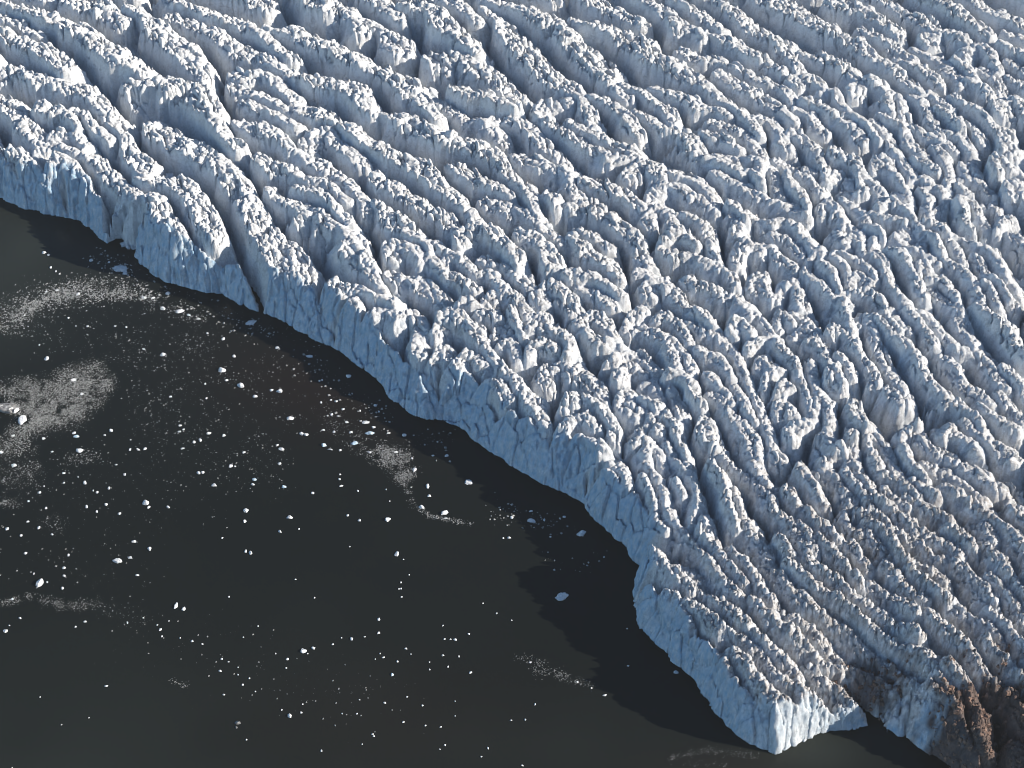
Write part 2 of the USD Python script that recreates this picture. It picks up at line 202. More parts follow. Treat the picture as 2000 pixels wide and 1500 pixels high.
# ---------------------------------------------------------------- crest lines of the ice ridges, surveyed from the photograph
RIDGES = '''0,8 50,20 80,35 110,42 150,58 190,82 230,112 268,140
0,32 40,38 60,55
0,55 15,60 25,75 50,80 85,92 100,108 115,125 122,140
0,145 30,130 60,142 90,147 130,160 165,172 188,188 200,210 220,235 242,265 255,300 275,330
150,0 172,8 205,10 230,28
262,20 290,35 320,55 340,72 362,95 378,115 390,145
270,165 310,160 350,160 390,165 410,200 428,235 446,275
350,30 390,42 430,58 456,76 490,94 525,104 552,126
360,5 400,20 440,30 480,44 510,58 535,82 552,98
520,50 568,62 600,78 650,86 688,106 715,120 745,134 775,152 805,172 828,190 842,214
600,155 640,160 668,160 696,168 708,192 722,214
615,-10 650,8 680,18 700,44
705,35 725,38 745,48 762,66 774,84
735,-10 765,20
780,10 810,12 845,10 862,26 880,48 898,66 915,86 928,100
860,110 905,104 940,126 962,142 982,160 994,178
905,186 945,190 975,200 1000,208
940,230 985,222 1020,226 1045,242 1060,262 1075,282 1096,300 1112,340
866,194 896,210 935,226 968,244
885,0 910,10 924,26
955,20 975,35 995,62 1015,84 1035,104 1055,122 1062,136 1085,148 1110,164 1135,180 1148,205 1154,236
1056,202 1080,196 1110,192
965,0 1000,8 1035,22 1070,34 1100,46 1118,72 1142,96 1158,120 1175,138 1198,160 1215,178
1135,45 1170,46 1205,54 1235,70 1265,90 1295,110 1320,124 1345,147 1380,160 1396,184 1422,202 1448,218 1470,232 1484,262
1150,-8 1180,8 1205,14 1235,32
1260,-5 1290,8 1315,28 1338,50 1360,56 1374,70
1330,5 1360,14 1385,34 1398,48
1390,-8 1425,10 1448,30 1465,46 1495,60 1520,72 1540,94 1554,116 1562,140
1380,62 1410,70 1440,84 1470,102 1505,118 1530,134
1350,105 1400,112 1440,122 1468,140 1500,152 1535,170 1548,192
1422,148 1455,168 1485,176 1512,196 1538,218
1500,-5 1540,8 1570,20 1600,38 1640,58 1676,72 1690,96 1715,110 1745,126 1768,148 1790,168 1803,180
1565,100 1600,108 1640,120 1662,130 1674,150
1650,10 1690,18 1725,32 1748,50 1756,72
1725,-8 1765,12 1798,28 1822,46 1838,62
1700,64 1735,76 1762,96 1784,112
1805,98 1840,108 1854,126
1770,122 1800,130 1825,148
1815,70 1850,60 1885,74 1903,90
1885,100 1910,84 1938,96 1950,120 1952,140
1820,-5 1855,8 1882,28 1918,54
1890,-5 1925,16 1960,32 1993,46
1862,112 1892,130 1910,158
1845,130 1870,142 1884,162
1910,132 1945,140 1958,165 1960,190
1885,154 1918,162 1936,180
1985,65 2010,72
1975,95 2005,105
1980,120 2005,135
1970,145 2000,160
1950,205 1975,190 2005,205
1605,175 1632,176 1645,195 1656,212
1665,172 1690,152 1720,160 1738,182 1738,205
1742,175 1762,192 1767,220
1780,186 1805,194 1816,220 1828,240 1838,264
1813,178 1838,190 1858,206
1828,208 1862,222 1876,252
1878,196 1912,214 1934,240 1954,252 1962,280
1882,226 1905,244 1915,262
1850,252 1876,262 1888,275
1650,220 1672,224 1690,235 1705,255
1645,230 1672,240 1680,255
1704,232 1728,250 1745,275 1752,300
1740,230 1765,236 1770,258
1780,245 1815,258 1848,276
1772,272 1798,290
1570,195 1600,203 1634,220
1148,182 1175,188 1202,200 1225,218 1237,242
1215,165 1250,174 1280,192 1302,208 1312,238
1240,216 1272,228 1300,246 1336,250 1360,268 1376,294
1292,176 1335,182 1368,206 1404,214
1412,236 1445,246 1465,266 1480,285
1396,264 1420,270 1438,284
1478,226 1506,228 1524,250 1532,272
1550,150 1572,143 1596,156 1610,175
1555,208 1585,216 1592,235
1530,262 1548,255 1575,268 1600,288
1085,240 1115,256 1145,275 1175,290
1126,240 1162,254 1195,275 1222,284 1242,302
580,208 610,214 640,228 670,242 695,254 715,272 745,286 780,300 812,314 840,334 872,360 898,386 916,410 932,434
480,150 512,140 540,148 558,166 572,200
470,175 500,184 530,194 556,206
500,205 535,214 558,232
478,245 510,246 540,258 565,278 582,298
585,298 615,312 645,332 672,344 690,364 708,386 718,405
600,260 640,248 665,270 690,296
530,315 560,322 590,336 620,350 650,360 680,385
600,368 632,374 655,398 672,420 686,438
540,375 568,386 592,394 607,408
590,415 616,410 648,428 678,446 698,470 708,496 722,520 735,545 746,566
660,570 696,566 732,572 762,590 772,612
312,254 345,268 385,276 415,295 440,312 462,345 488,378 508,415 520,445 542,464 558,490 576,524 592,554 604,588 615,612
290,352 325,354 355,368 376,390 394,420 402,445
265,385 290,382 315,400 335,440 365,472 395,494 420,525
-20,296 10,296 50,294 66,318 78,340 88,362
95,322 120,302 140,315 155,340 163,360
160,290 195,315 215,336 240,354 268,380
-20,178 5,190 32,210 50,226 66,250 74,265
90,215 125,214 142,232 150,250
138,212 165,220 190,245 215,265
100,262 125,254 150,256 165,270
75,285 110,276 150,292
728,392 752,410 776,432 800,454 828,466 838,490
770,480 790,470 806,480 820,500
752,352 790,375 830,395 870,415 885,440
838,468 862,478 882,492
900,455 938,440 965,452 985,470 1000,496 1012,520
760,225 800,230 832,240 856,260 885,268 920,274 952,288 978,304 992,334 1010,356 1036,378 1042,400 1052,426
905,330 940,348 968,358 990,376
965,390 1000,396 1028,406 1042,426 1062,442 1084,454 1098,470
1030,465 1050,460 1072,475 1078,505
1010,302 1048,304 1078,315 1100,328 1118,348 1125,375
1064,382 1085,384 1094,400
1138,348 1170,354 1200,368 1230,380 1250,392 1260,405
1112,398 1138,390 1166,396 1185,412 1205,434 1228,444 1245,464 1257,488
1125,452 1152,448 1172,462
1108,462 1135,478 1158,490 1182,506 1195,526
1124,540 1152,538 1175,546 1196,562
1136,560 1165,566 1183,578
948,504 980,514 1015,528 1038,552
935,530 955,524 972,540 983,558
950,575 985,560 1010,570 1026,590 1034,610
1050,568 1075,550 1098,562 1116,580 1124,600
872,500 898,494 918,508 925,528
876,530 905,540 922,558
818,506 846,496 864,515
780,540 800,534 826,540 852,558 872,580 880,600
895,592 913,580 928,595
1195,304 1225,302 1246,308
1235,322 1262,312 1280,320 1292,338
1310,330 1338,334 1365,346 1384,364 1397,390 1404,410
1308,358 1335,360 1365,378 1388,398
1298,352 1285,370 1272,390
1265,420 1285,398 1308,408 1314,425
1320,415 1345,418 1370,430 1383,450 1390,478 1398,505 1404,525
1300,470 1318,450 1345,462 1365,480
1295,482 1325,490 1355,494 1382,508 1405,520 1428,532 1438,558
1250,535 1262,522 1275,538
1268,550 1288,538 1312,554 1328,578
1362,552 1388,552 1410,566
1418,575 1440,570 1458,595 1468,615
1425,303 1450,304
1465,306 1495,312 1488,335
1422,320 1440,326 1454,340
1420,340 1445,356
1444,358 1466,362 1480,380
1458,332 1480,340 1486,358
1508,318 1516,335 1524,368
1485,372 1512,386
1430,400 1445,410 1455,425
1460,412 1478,415 1494,428
1428,415 1445,432 1440,455
1538,335 1545,350
1560,336 1582,342 1598,358
1540,312 1570,316 1590,330
1528,392 1548,396 1562,410
1562,374 1575,392 1574,415
1505,430 1535,426 1558,434 1566,455
1515,452 1540,458 1560,475 1568,495
1484,462 1498,470
1445,470 1460,462 1475,478
1440,495 1462,480 1485,482
1490,490 1504,476 1525,492 1555,518
1470,545 1482,532 1500,552 1508,580
1540,548 1553,534 1561,560 1564,590
1518,575 1532,552
1575,458 1590,484
1576,520 1590,540
1582,500 1598,482 1606,495
1605,305 1616,325 1616,345
1640,300 1668,310 1680,330 1678,355
1620,345 1640,330 1658,342 1662,370
1685,336 1706,348 1727,374
1684,358 1708,362 1722,385
1672,374 1686,372
1705,320 1722,302 1745,308 1746,330
1752,298 1770,314 1781,336 1778,352
1754,340 1765,352 1773,380
1750,370 1766,380 1772,400
1790,308 1812,314 1830,330
1840,295 1852,320 1860,345 1850,362
1790,345 1804,342 1820,358
1818,362 1838,362 1846,380
1805,364 1820,382 1816,400
1720,400 1742,386 1770,405 1790,428 1802,448
1605,395 1620,386 1640,402 1650,425 1642,450
1655,388 1680,396 1697,420
1708,412 1730,420
1738,420 1768,428
1662,436 1680,444 1690,470
1650,465 1665,455 1685,470 1692,488
1698,438 1715,445 1722,460
1706,460 1708,480
1752,458 1766,446 1778,455
1748,462 1770,470 1785,480
1782,440 1806,458 1800,472
1812,452 1832,468 1841,492
1804,432 1830,440 1855,456
1815,412 1840,396 1856,386
1866,392 1884,406 1882,430
1875,382 1905,392 1913,425
1884,318 1894,342
1900,314 1913,335
1885,345 1910,348 1930,366
1875,358 1888,372
1945,325 1958,312 1975,330
1978,322 1998,345
1968,368 1980,354 1995,370
1930,390 1945,390 1960,408
1915,428 1930,440
1945,445 1972,422
1976,448 1998,460
1868,458 1885,460 1900,472
1906,472 1935,482 1952,505 1968,535 1988,562
1904,494 1920,508 1928,530
1860,470 1874,488 1883,505
1842,500 1870,512 1894,528 1907,555 1915,585
1786,482 1806,494
1812,494 1832,508
1742,490 1768,494 1780,515 1792,535 1797,560
1790,520 1805,502 1812,520
1815,536 1838,540 1858,558 1872,582 1882,602
1630,490 1645,490 1680,502 1700,515 1712,538
1625,496 1645,512 1662,535
1704,488 1722,500 1732,526 1745,555 1768,588
1662,545 1678,524 1700,545
1660,565 1695,562 1720,576 1733,600
1605,510 1628,530 1643,560 1650,585
1595,545 1612,550 1635,575
1912,550 1930,550 1942,570 1952,598
1936,536 1955,550 1968,570
690,604 685,630
722,618 740,608 764,604 772,625
775,620 795,604 820,618 826,640 818,672
845,645 868,614 890,608 915,628 936,644 945,668 960,696 985,722 1005,736 1020,764 1042,790 1054,808 1066,830
895,700 925,690 955,712
905,738 920,745 930,770
950,752 975,748 1000,775
1015,820 1030,815 1050,840 1062,862
855,680 863,670 871,692
720,650 740,668 760,686 785,702 805,722 822,740 838,772
936,612 955,604 974,620
965,650 985,634 995,648
978,670 998,656 1010,680
1005,625 1018,640 1022,655
1038,622 1058,608 1070,618
1035,640 1060,634 1092,644 1110,662 1108,690
1040,680 1062,668 1085,680
1070,712 1110,700 1128,712 1145,726 1164,740 1174,762 1177,780
1110,800 1140,776 1172,786 1186,802 1196,832 1192,860
1105,835 1120,822 1145,815 1165,830
1108,875 1130,852 1168,862 1180,880
1135,625 1150,612 1172,608 1185,630 1198,648 1206,668
1150,655 1178,668 1206,668 1221,684
1200,705 1222,684 1245,692 1268,708 1281,724
1215,722 1240,710 1262,728
1215,775 1224,758 1238,775 1232,810
1262,745 1275,738 1285,762
1248,775 1262,782 1278,786 1284,800
1238,812 1254,794 1272,812
1256,838 1278,824 1288,838
1222,640 1240,620 1262,606
1235,648 1258,636 1285,646 1302,664 1316,690 1320,715
1310,660 1332,680 1346,708 1342,728
1278,615 1298,605 1322,616 1334,640 1347,664
1303,735 1320,722 1342,738 1357,765
1316,764 1330,780 1328,805
1290,806 1308,805 1320,824 1326,850 1342,880 1345,900
1246,855 1258,856 1264,892
1268,864 1285,876 1294,900
1300,862 1312,880 1328,900
1348,625 1370,632 1374,648
1375,618 1398,640
1388,645 1405,648 1424,668 1442,690 1454,715 1462,752 1480,780 1495,808 1505,836 1512,872
1378,690 1400,690 1420,710 1430,735
1372,835 1377,815 1390,845
1392,765 1408,772 1424,798 1440,820 1454,848 1464,874 1474,898
1406,752 1420,765 1428,785
1433,752 1450,778
1456,785 1476,818
1455,822 1478,850 1484,890
1430,645 1451,620 1467,645
1460,604 1482,614 1500,638 1505,655
1466,668 1490,652 1515,660 1532,678 1550,698 1562,722 1570,745 1582,778 1585,805
1486,705 1492,690 1508,718
1500,735 1520,718
1524,760 1530,742 1545,755
1522,795 1532,778 1552,805
1552,830 1572,818 1588,812
1594,790 1600,766 1614,780 1620,810 1620,840 1622,866
1588,716 1592,742 1600,764
1518,628 1537,604 1546,620
1555,604 1578,612 1592,630 1600,645
1556,640 1572,630 1585,650
1576,662 1594,658 1610,678 1619,698
1620,645 1635,634 1657,650 1672,670 1688,694 1705,716 1713,745
1638,690 1655,705 1660,735
1622,722 1634,708 1648,745
1652,602 1661,622 1662,645
1680,615 1696,608 1706,630 1714,660 1726,690 1740,718 1758,744 1772,764 1778,785
1738,755 1752,760 1762,785
1704,610 1728,626 1745,645
1736,616 1757,640
1752,616 1774,640
1775,600 1800,630 1815,650
1755,655 1778,670 1800,694
1800,600 1830,628 1850,650 1862,668
1790,692 1800,720 1825,745 1845,765
1868,675 1905,675 1935,700 1962,745
1865,708 1885,742 1925,770
1960,705 1995,745
1838,572 1872,596 1885,640
1905,592 1940,612 1965,640 1988,675
1845,780 1874,785 1905,810 1920,840
1960,770 1985,800 2000,830
1850,838 1880,850 1900,870
1935,805 1990,835
1186,914 1200,932 1214,965
1195,903 1216,908 1222,935 1218,960
1232,972 1240,1002 1243,1025 1238,1048
1238,958 1250,982 1262,1000 1280,1015 1300,1030
1256,925 1270,950 1278,970 1276,1000
1283,925 1296,948 1298,978 1308,1005
1330,900 1346,922 1356,950 1360,982 1350,1015
1322,938 1332,962
1262,900 1276,922
1310,1010 1338,1036 1362,1062 1390,1090
1370,1030 1377,1002 1387,1032 1398,1066
1404,926 1418,955 1425,985 1440,1025
1429,946 1443,975 1452,1010 1462,1030
1435,905 1466,922 1488,945
1478,905 1498,930
1248,1048 1262,1070 1282,1085 1305,1100 1322,1118
1322,1096 1338,1116 1353,1142
1348,1100 1365,1118 1378,1140
1390,1100 1410,1122 1428,1142
1440,1075 1458,1085 1475,1115 1492,1142
1470,1028 1496,1046 1505,1060
1434,1146 1450,1165
1615,905 1637,862 1660,895
1605,915 1630,920 1650,945
1655,912 1685,945 1700,975
1668,842 1668,890
1672,902 1690,925 1708,950
1674,808 1695,832 1694,860
1708,846 1728,860 1738,884 1752,915
1706,880 1718,905
1766,850 1788,830 1812,862 1842,882 1885,902 1930,928
1764,875 1788,902 1802,930
1830,905 1855,912 1885,935 1900,950
1845,845 1862,832 1896,858 1904,880
1888,820 1912,846 1955,868
1735,920 1765,935 1790,960
1700,960 1738,980
1734,954 1758,968 1778,985
1770,958 1802,980
1778,934 1810,948
1650,990 1665,965
1690,990 1725,1000 1748,1030
1660,1015 1690,1030 1715,1048 1730,1072
1698,1012 1735,1028 1755,1065
1748,990 1770,1010 1788,1030
1776,1008 1816,1032
1812,985 1848,1002
1770,1040 1800,1050
1812,1040 1852,1056
1854,1028 1900,1055
1920,990 1950,1010 1980,1038 2000,1068
1922,1016 1942,1040
1928,1048 1962,1090
1275,1155 1292,1170
1305,1148 1325,1165 1335,1190
1345,1165 1375,1180 1390,1195
1400,1165 1430,1180 1445,1200
1470,1165 1500,1190 1520,1215
1300,1215 1330,1240 1350,1262
1335,1225 1360,1240 1375,1258
1375,1250 1400,1270 1418,1295
1365,1290 1395,1300 1412,1320
1430,1265 1455,1285 1475,1315
1425,1325 1460,1355 1495,1385 1508,1410
1470,1320 1500,1335 1530,1360 1550,1378
1440,1230 1475,1255 1500,1280 1515,1310
1480,1230 1510,1250 1540,1280 1560,1310
1530,1320 1560,1330 1590,1355
1520,1205 1560,1240 1600,1275 1640,1300
1545,1190 1590,1220 1630,1255 1665,1290
1600,1180 1640,1205 1680,1235 1715,1262
1640,1160 1680,1190 1720,1220
1690,1165 1730,1190 1770,1215
1840,1205 1870,1225 1895,1255 1925,1300
1800,1262 1830,1285 1850,1310 1865,1345
1850,1275 1875,1300 1895,1330 1905,1365
1790,1330 1810,1345 1830,1375
1820,1320 1845,1350 1870,1390 1885,1420
1905,1200 1935,1215 1960,1240
1930,1180 1965,1205 1990,1235
1560,1010 1575,1030 1590,1060
1520,985 1545,1010 1570,1050 1585,1085
1500,1085 1520,1110 1545,1140
1600,1040 1630,1070 1655,1100
1545,1095 1580,1120 1610,1150
1605,1105 1640,1135 1665,1150
1880,1095 1915,1125 1940,1160
1930,1110 1960,1140 1985,1170
1960,1100 1995,1140'''
crest_lines = []
for row in RIDGES.strip().split('\n'):
    px = np.array([tuple(map(float, s.split(','))) for s in row.split()])
    z = np.full(len(px), 32.0)
    for _ in range(3):
        w = np.stack([ground(q, zz)[0] for q, zz in zip(px, z)])
        z = base_height(w, inland(w))
    crest_lines.append(w)


def resample(w, step=2.5):
    seg = np.linalg.norm(np.diff(w, axis=0), axis=1)
    s = np.concatenate([[0], np.cumsum(seg)])
    n = max(2, int(s[-1] / step) + 1)
    t = np.linspace(0, s[-1], n)
    return np.stack([np.interp(t, s, w[:, 0]), np.interp(t, s, w[:, 1])], 1)


pts, ids, dirs = [], [], []
for k, w in enumerate(crest_lines):
    q = resample(w)
    pts.append(q)
    ids.append(np.full(len(q), k))
    t = np.gradient(q, axis=0)
    t /= np.linalg.norm(t, axis=1, keepdims=True) + 1e-9
    t[t[:, 1] > 0] *= -1
    dirs.append(t)
TRACED = len(crest_lines)
pts, ids, dirs = np.vstack(pts), np.concatenate(ids), np.vstack(dirs)

# neighbours that follow one another along the flow join into long ridges
flow_tree = cKDTree(pts)
base_pts, base_ids, base_dirs = pts.copy(), ids.copy(), dirs.copy()
for k in range(TRACED):
    own = base_pts[base_ids == k]
    for end, sgn in ((own[0], 0), (own[-1], 1)):
        inner = own[min(2, len(own) - 1)] if sgn == 0 else own[max(-3, -len(own))]
        out = end - inner
        out = out / (np.linalg.norm(out) + 1e-9)
        cur, add = end.copy(), []
        for _ in range(3):
            _, nb = flow_tree.query(cur, k=20)
            fl = base_dirs[nb].mean(0)
            fl = fl / (np.linalg.norm(fl) + 1e-9)
            fl = fl if fl @ out > 0 else -fl
            out = 0.5 * out + 0.5 * fl
            out = out / (np.linalg.norm(out) + 1e-9)
            cur = cur + 2.0 * out
            dn_, nb = flow_tree.query(cur, k=12)
            alien = base_ids[nb] != k
            if alien.any() and dn_[alien][0] < 6.0:
                break
            add.append(cur.copy())
        if add:
            add = np.array(add)
            pts, ids = np.vstack([pts, add]), np.concatenate([ids, np.full(len(add), k)])
            tt = np.tile(out if out[1] < 0 else -out, (len(add), 1))
            dirs = np.vstack([dirs, tt])

# ridges between and beyond the surveyed ones, laid along the flow of their neighbours
flow_tree = cKDTree(pts)
gx, gy = np.meshgrid(np.arange(-460, 520, 5.0), np.arange(410, 1260, 5.0))
seeds = np.stack([gx.ravel(), gy.ravel()], 1)
seeds += rng.uniform(-2.4, 2.4, seeds.shape)
rng.shuffle(seeds)
sd = inland(seeds)
seeds = seeds[(sd > 9) & (np.abs(seeds[:, 0]) < 0.36 * (CP * seeds[:, 1] + SP * CAM_H))]
fine = sst(0.15, 0.6, blob(seeds, (1700, 1190), (75, 60)))
near, _ = flow_tree.query(seeds)
extra = []
cell = {}


def put(q):
    for a in q:
        cell.setdefault((int(a[0] // 24), int(a[1] // 24)), []).append(a)


def clear(a, r):
    i, j = int(a[0] // 24), int(a[1] // 24)
    for u in (-1, 0, 1):
        for v in (-1, 0, 1):
            for b in cell.get((i + u, j + v), ()):
                if (a[0] - b[0]) ** 2 + (a[1] - b[1]) ** 2 < r * r:
                    return False
    return True


put(pts)
for a, fi in zip(seeds, fine):
    r = (19.0 if fi < 0.15 else 6.5) * rng.uniform(0.85, 1.2)
    if not clear(a, r):
        continue
    L = rng.uniform(25, 70) if fi < 0.15 else rng.uniform(10, 26)
    half = []
    for sgn in (1, -1):
        cur, out = a.copy(), []
        for _ in range(int(L / 2 / 2.5)):
            _, nb = flow_tree.query(cur, k=24)
            t = dirs[nb].mean(0)
            t /= np.linalg.norm(t) + 1e-9
            cur = cur + sgn * 2.5 * t + rng.normal(0, 0.12, 2)
            if not clear(cur, r * 0.8):
                break
            out.append(cur.copy())
        half.append(out)
    q = np.array(half[1][::-1] + [a] + half[0])
    put(q)
    if len(q) < 3:
        q = np.vstack([q, q[-1] + [0.5, -0.5]])
    extra.append(q)
for q in extra:
    t = np.gradient(q, axis=0)
    dirs = np.vstack([dirs, t / (np.linalg.norm(t, axis=1, keepdims=True) + 1e-9)])
    ids = np.concatenate([ids, np.full(len(q), len(crest_lines))])
    pts = np.vstack([pts, q])
    crest_lines.append(q)
NR = len(crest_lines)
ridge_lift = rng.normal(0, 1.0, NR)

# ---------------------------------------------------------------- the glacier's surface: a sheet of points, finer where it is nearer
RES = 1.0
nu = int(1350 * RES)
us = np.linspace(-0.330, 0.350, nu)
Z0 = SP * CAM_H
step = (us[1] - us[0]) * 1.18
depth = [CP * 425 + Z0]
while depth[-1] < CP * 1180 + Z0:
    depth.append(depth[-1] * (1 + CP * step))
ys = (np.array(depth) - Z0) / CP
nv = len(ys)
U, V = np.meshgrid(np.arange(nu), np.arange(nv))
X = us[U] * (CP * ys[V] + Z0)
Y = ys[V]
P = np.stack([X.ravel(), Y.ravel()], 1)

# ridge field on every third point, then interpolated
cs = 3
cu, cv = np.arange(0, nu + cs, cs), np.arange(0, nv + cs, cs)
CU, CV = np.meshgrid(cu, cv)
yc = np.interp(CV, np.arange(nv), ys)
xc = (us[0] + CU * (us[1] - us[0])) * (CP * yc + Z0)
C = np.stack([xc.ravel(), yc.ravel()], 1)
Dc = inland(C)
Cw = C + 1.3 * np.stack([nz(C, 9.0, 11), nz(C, 9.0, 12)], 1) + 0.8 * np.stack([nz(C, 3.6, 13), nz(C, 3.6, 14)], 1)
crest_tree = cKDTree(pts)
K = 44
dd, ii = crest_tree.query(Cw, k=K, workers=-1)
kid = ids[ii]
first = kid[:, 0]
other = kid != first[:, None]
has = other.any(1)
d2 = np.where(has, np.take_along_axis(dd, np.argmax(other, 1)[:, None], 1)[:, 0], dd[:, -1] + 2.0)
d1 = dd[:, 0]
j2 = np.take_along_axis(ii, np.argmax(other, 1)[:, None], 1)[:, 0]
gap = pts[j2] - pts[ii[:, 0]]
gap /= np.linalg.norm(gap, axis=1, keepdims=True) + 1e-9
along = sst(0.55, 0.97, np.abs((gap * dirs[ii[:, 0]]).sum(1))) * has
e0 = dirs[ii[:, 0]] * np.where(dirs[ii[:, 0]][:, 1] > 0, -1, 1)[:, None]
rel = Cw - pts[ii[:, 0]]
side = (e0[:, 0] * rel[:, 1] - e0[:, 1] * rel[:, 0]) * sst(0.0, 3.0, d2 - d1)
second = np.where(has, np.take_along_axis(kid, np.argmax(other, 1)[:, None], 1)[:, 0], first)


def up(field):
    f = field.reshape(CU.shape)
    return map_coordinates(f, [V.ravel() / cs, U.ravel() / cs], order=1, mode='nearest')


D = up(Dc)
keep_v = D > -4.0
D1, D2, ALONG, SIDE = up(d1), up(d2), up(along), up(side)
RID = first.reshape(CU.shape)[np.clip(np.rint(V / cs).astype(int), 0, CU.shape[0] - 1), np.clip(np.rint(U / cs).astype(int), 0, CU.shape[1] - 1)].ravel()
LIFT = up(ridge_lift[first] * np.clip(d2 - d1, 0, 4) / 4)
idx = np.flatnonzero(keep_v)
p, D, D1, D2, LIFT, RID, ALONG, SIDE = P[idx], D[idx], D1[idx], D2[idx], LIFT[idx], RID[idx], ALONG[idx], SIDE[idx]


def cells(p, size, seed, stretch=1.5, thin=0.55):
    """Irregular blocks, longer along the flow: for each point the distances to its own and to the next block's centre, the block, and the offset from its centre."""
    r = np.random.default_rng(seed)
    q = np.stack([(p[:, 0] * 0.87 + p[:, 1] * 0.50) * math.sqrt(stretch), (p[:, 0] * 0.50 - p[:, 1] * 0.87) / math.sqrt(stretch)], 1)
    x0, y0, x1, y1 = q[:, 0].min() - 9, q[:, 1].min() - 9, q[:, 0].max() + 9, q[:, 1].max() + 9
    g = size * math.sqrt(thin)
    gx, gy = np.meshgrid(np.arange(x0, x1, g), np.arange(y0, y1, g))
    s = np.stack([gx.ravel(), gy.ravel()], 1) + r.uniform(-0.5, 0.5, (gx.size, 2)) * g
    s = s[r.uniform(0, 1, len(s)) < thin]                     # gaps in the grid give blocks of very different sizes
    dist, k = cKDTree(s).query(q, k=2, workers=-1)
    return dist[:, 0], dist[:, 1], k[:, 0], q - s[k[:, 0]], r, len(s)


# how the surface behaves: coarse smooth walls at the upper left, fine rubble at the lower right
FINE = sst(0.12, 0.6, blob(p, (1690, 1190), (82, 66)))
FIN = np.clip(FINE + sst(0.2, 0.7, blob(p, (1370, 985), (34, 46))) + 0.5 * sst(0.2, 0.8, blob(p, (1720, 620), (120, 130))), 0, 1)     # thin fins
W = D1 + D2
t = np.clip(2 * D1 / np.maximum(W, 0.5), 0, 1.15)
drop = (1 - 0.9 * np.clip(1.3 * blob(p, (1625, 1395), (26, 16)), 0, 1)) * np.clip(0.032 * W ** 2 + 0.55 * W, 0.4, 26.0) * (1 + 0.35 * FIN) * (1 - 0.6 * ALONG)
prof = (1 - 0.6 * FIN) * (0.14 * t ** 2 + 0.86 * sst(0.58, 1.03, t)) + 0.6 * FIN * np.clip(t, 0, 1) ** 1.2
top = 1 - sst(0.58, 0.90, t)
B = base_height(p, D)
h = B + LIFT * 1.2 - drop * prof - 0.24 * SIDE * top * (1 - 0.5 * FIN)

# blocks of several sizes: pillows of ice parted by narrow cracks
pw = p + 0.8 * np.stack([nz(p, 4.0, 21), nz(p, 4.0, 22)], 1) + 0.35 * np.stack([nz(p, 1.4, 23), nz(p, 1.4, 24)], 1)
patch = sst(-0.25, 0.45, nz(p, 15.0, 27) + 0.6 * nz(p, 6.0, 28))          # 0 = smooth slabs, 1 = broken rubble
crk = sst(-0.55, 0.25, nz(p, 12.0, 29))
amp = np.clip(W / 16, 0.30, 1.2)
f1, f2, SER, off, r, n = cells(pw, 9.0, 31)
tilt, lift = r.normal(0, 0.08, (n, 2)), r.normal(0, 0.7, n)
h += amp * (lift[SER] * (0.5 + 0.5 * top) + (tilt[SER] * off).sum(1) * top - 2.6 * np.exp(-((f2 - f1) / 0.8) ** 2) * (0.7 + 0.3 * top) * crk)
f1, f2, k, off, r, n = cells(pw, 4.4, 34)
tilt, lift = r.normal(0, 0.15, (n, 2)), r.normal(0, 0.36, n)
h += amp * (0.25 + 0.75 * top) * (lift[k] + (tilt[k] * off).sum(1) - 0.02 * f1 ** 2 - 1.9 * np.exp(-((f2 - f1) / 0.6) ** 2) * (0.35 + 0.65 * crk))
f1, f2, k, off, r, n = cells(pw, 2.3, 32)
tilt, lift = r.normal(0, 0.20, (n, 2)), r.normal(0, 0.16, n)
mid = (0.10 + 0.90 * top) * (0.30 + 0.70 * patch) * np.clip(W / 9, 0.5, 1) * (1 + 0.6 * FINE)
h += mid * (lift[k] + (tilt[k] * off).sum(1) - 0.03 * f1 ** 2 - 0.95 * np.exp(-((f2 - f1) / 0.45) ** 2))
pw2 = p + 0.35 * np.stack([nz(p, 1.6, 25), nz(p, 1.6, 26)], 1)
f1, f2, k, off, r, n = cells(pw2, 1.3, 33)
tilt, lift = r.normal(0, 0.22, (n, 2)), r.normal(0, 0.08, n)
h += (0.08 + 0.92 * top) * (0.12 + 0.6 * patch) * (lift[k] + (tilt[k] * off).sum(1) - 0.36 * np.exp(-((f2 - f1) / 0.30) ** 2))
f1, f2, k, off, r, n = cells(pw2, 2.0, 36, 2.6, 0.6)                      # narrow splinters of the dirty ice at the lower right
tilt, lift = r.normal(0, 0.22, (n, 2)), r.normal(0, 0.42, n)
h += FINE * (0.4 + 0.6 * top) * (lift[k] + (tilt[k] * off).sum(1) - 1.0 * np.exp(-((f2 - f1) / 0.45) ** 2))
# a few thin blades that stand up
for c, rad, hh in (((1377, 1040), 3.2, 9.0), ((1240, 1108), 2.4, 5.0), ((1637, 890), 5.0, 6.0), ((1786, 845), 4.0, 6.0), ((603, 155), 1.6, 4.0), ((718, 45), 2.2, 4.5), ((1043, 540), 2.5, 4.0), ((1668, 870), 2.2, 6.0)):
    q = ground(c, 28.0)[0]
    h += hh * np.clip(1 - np.linalg.norm(p - q, axis=1) / rad, 0, 1)

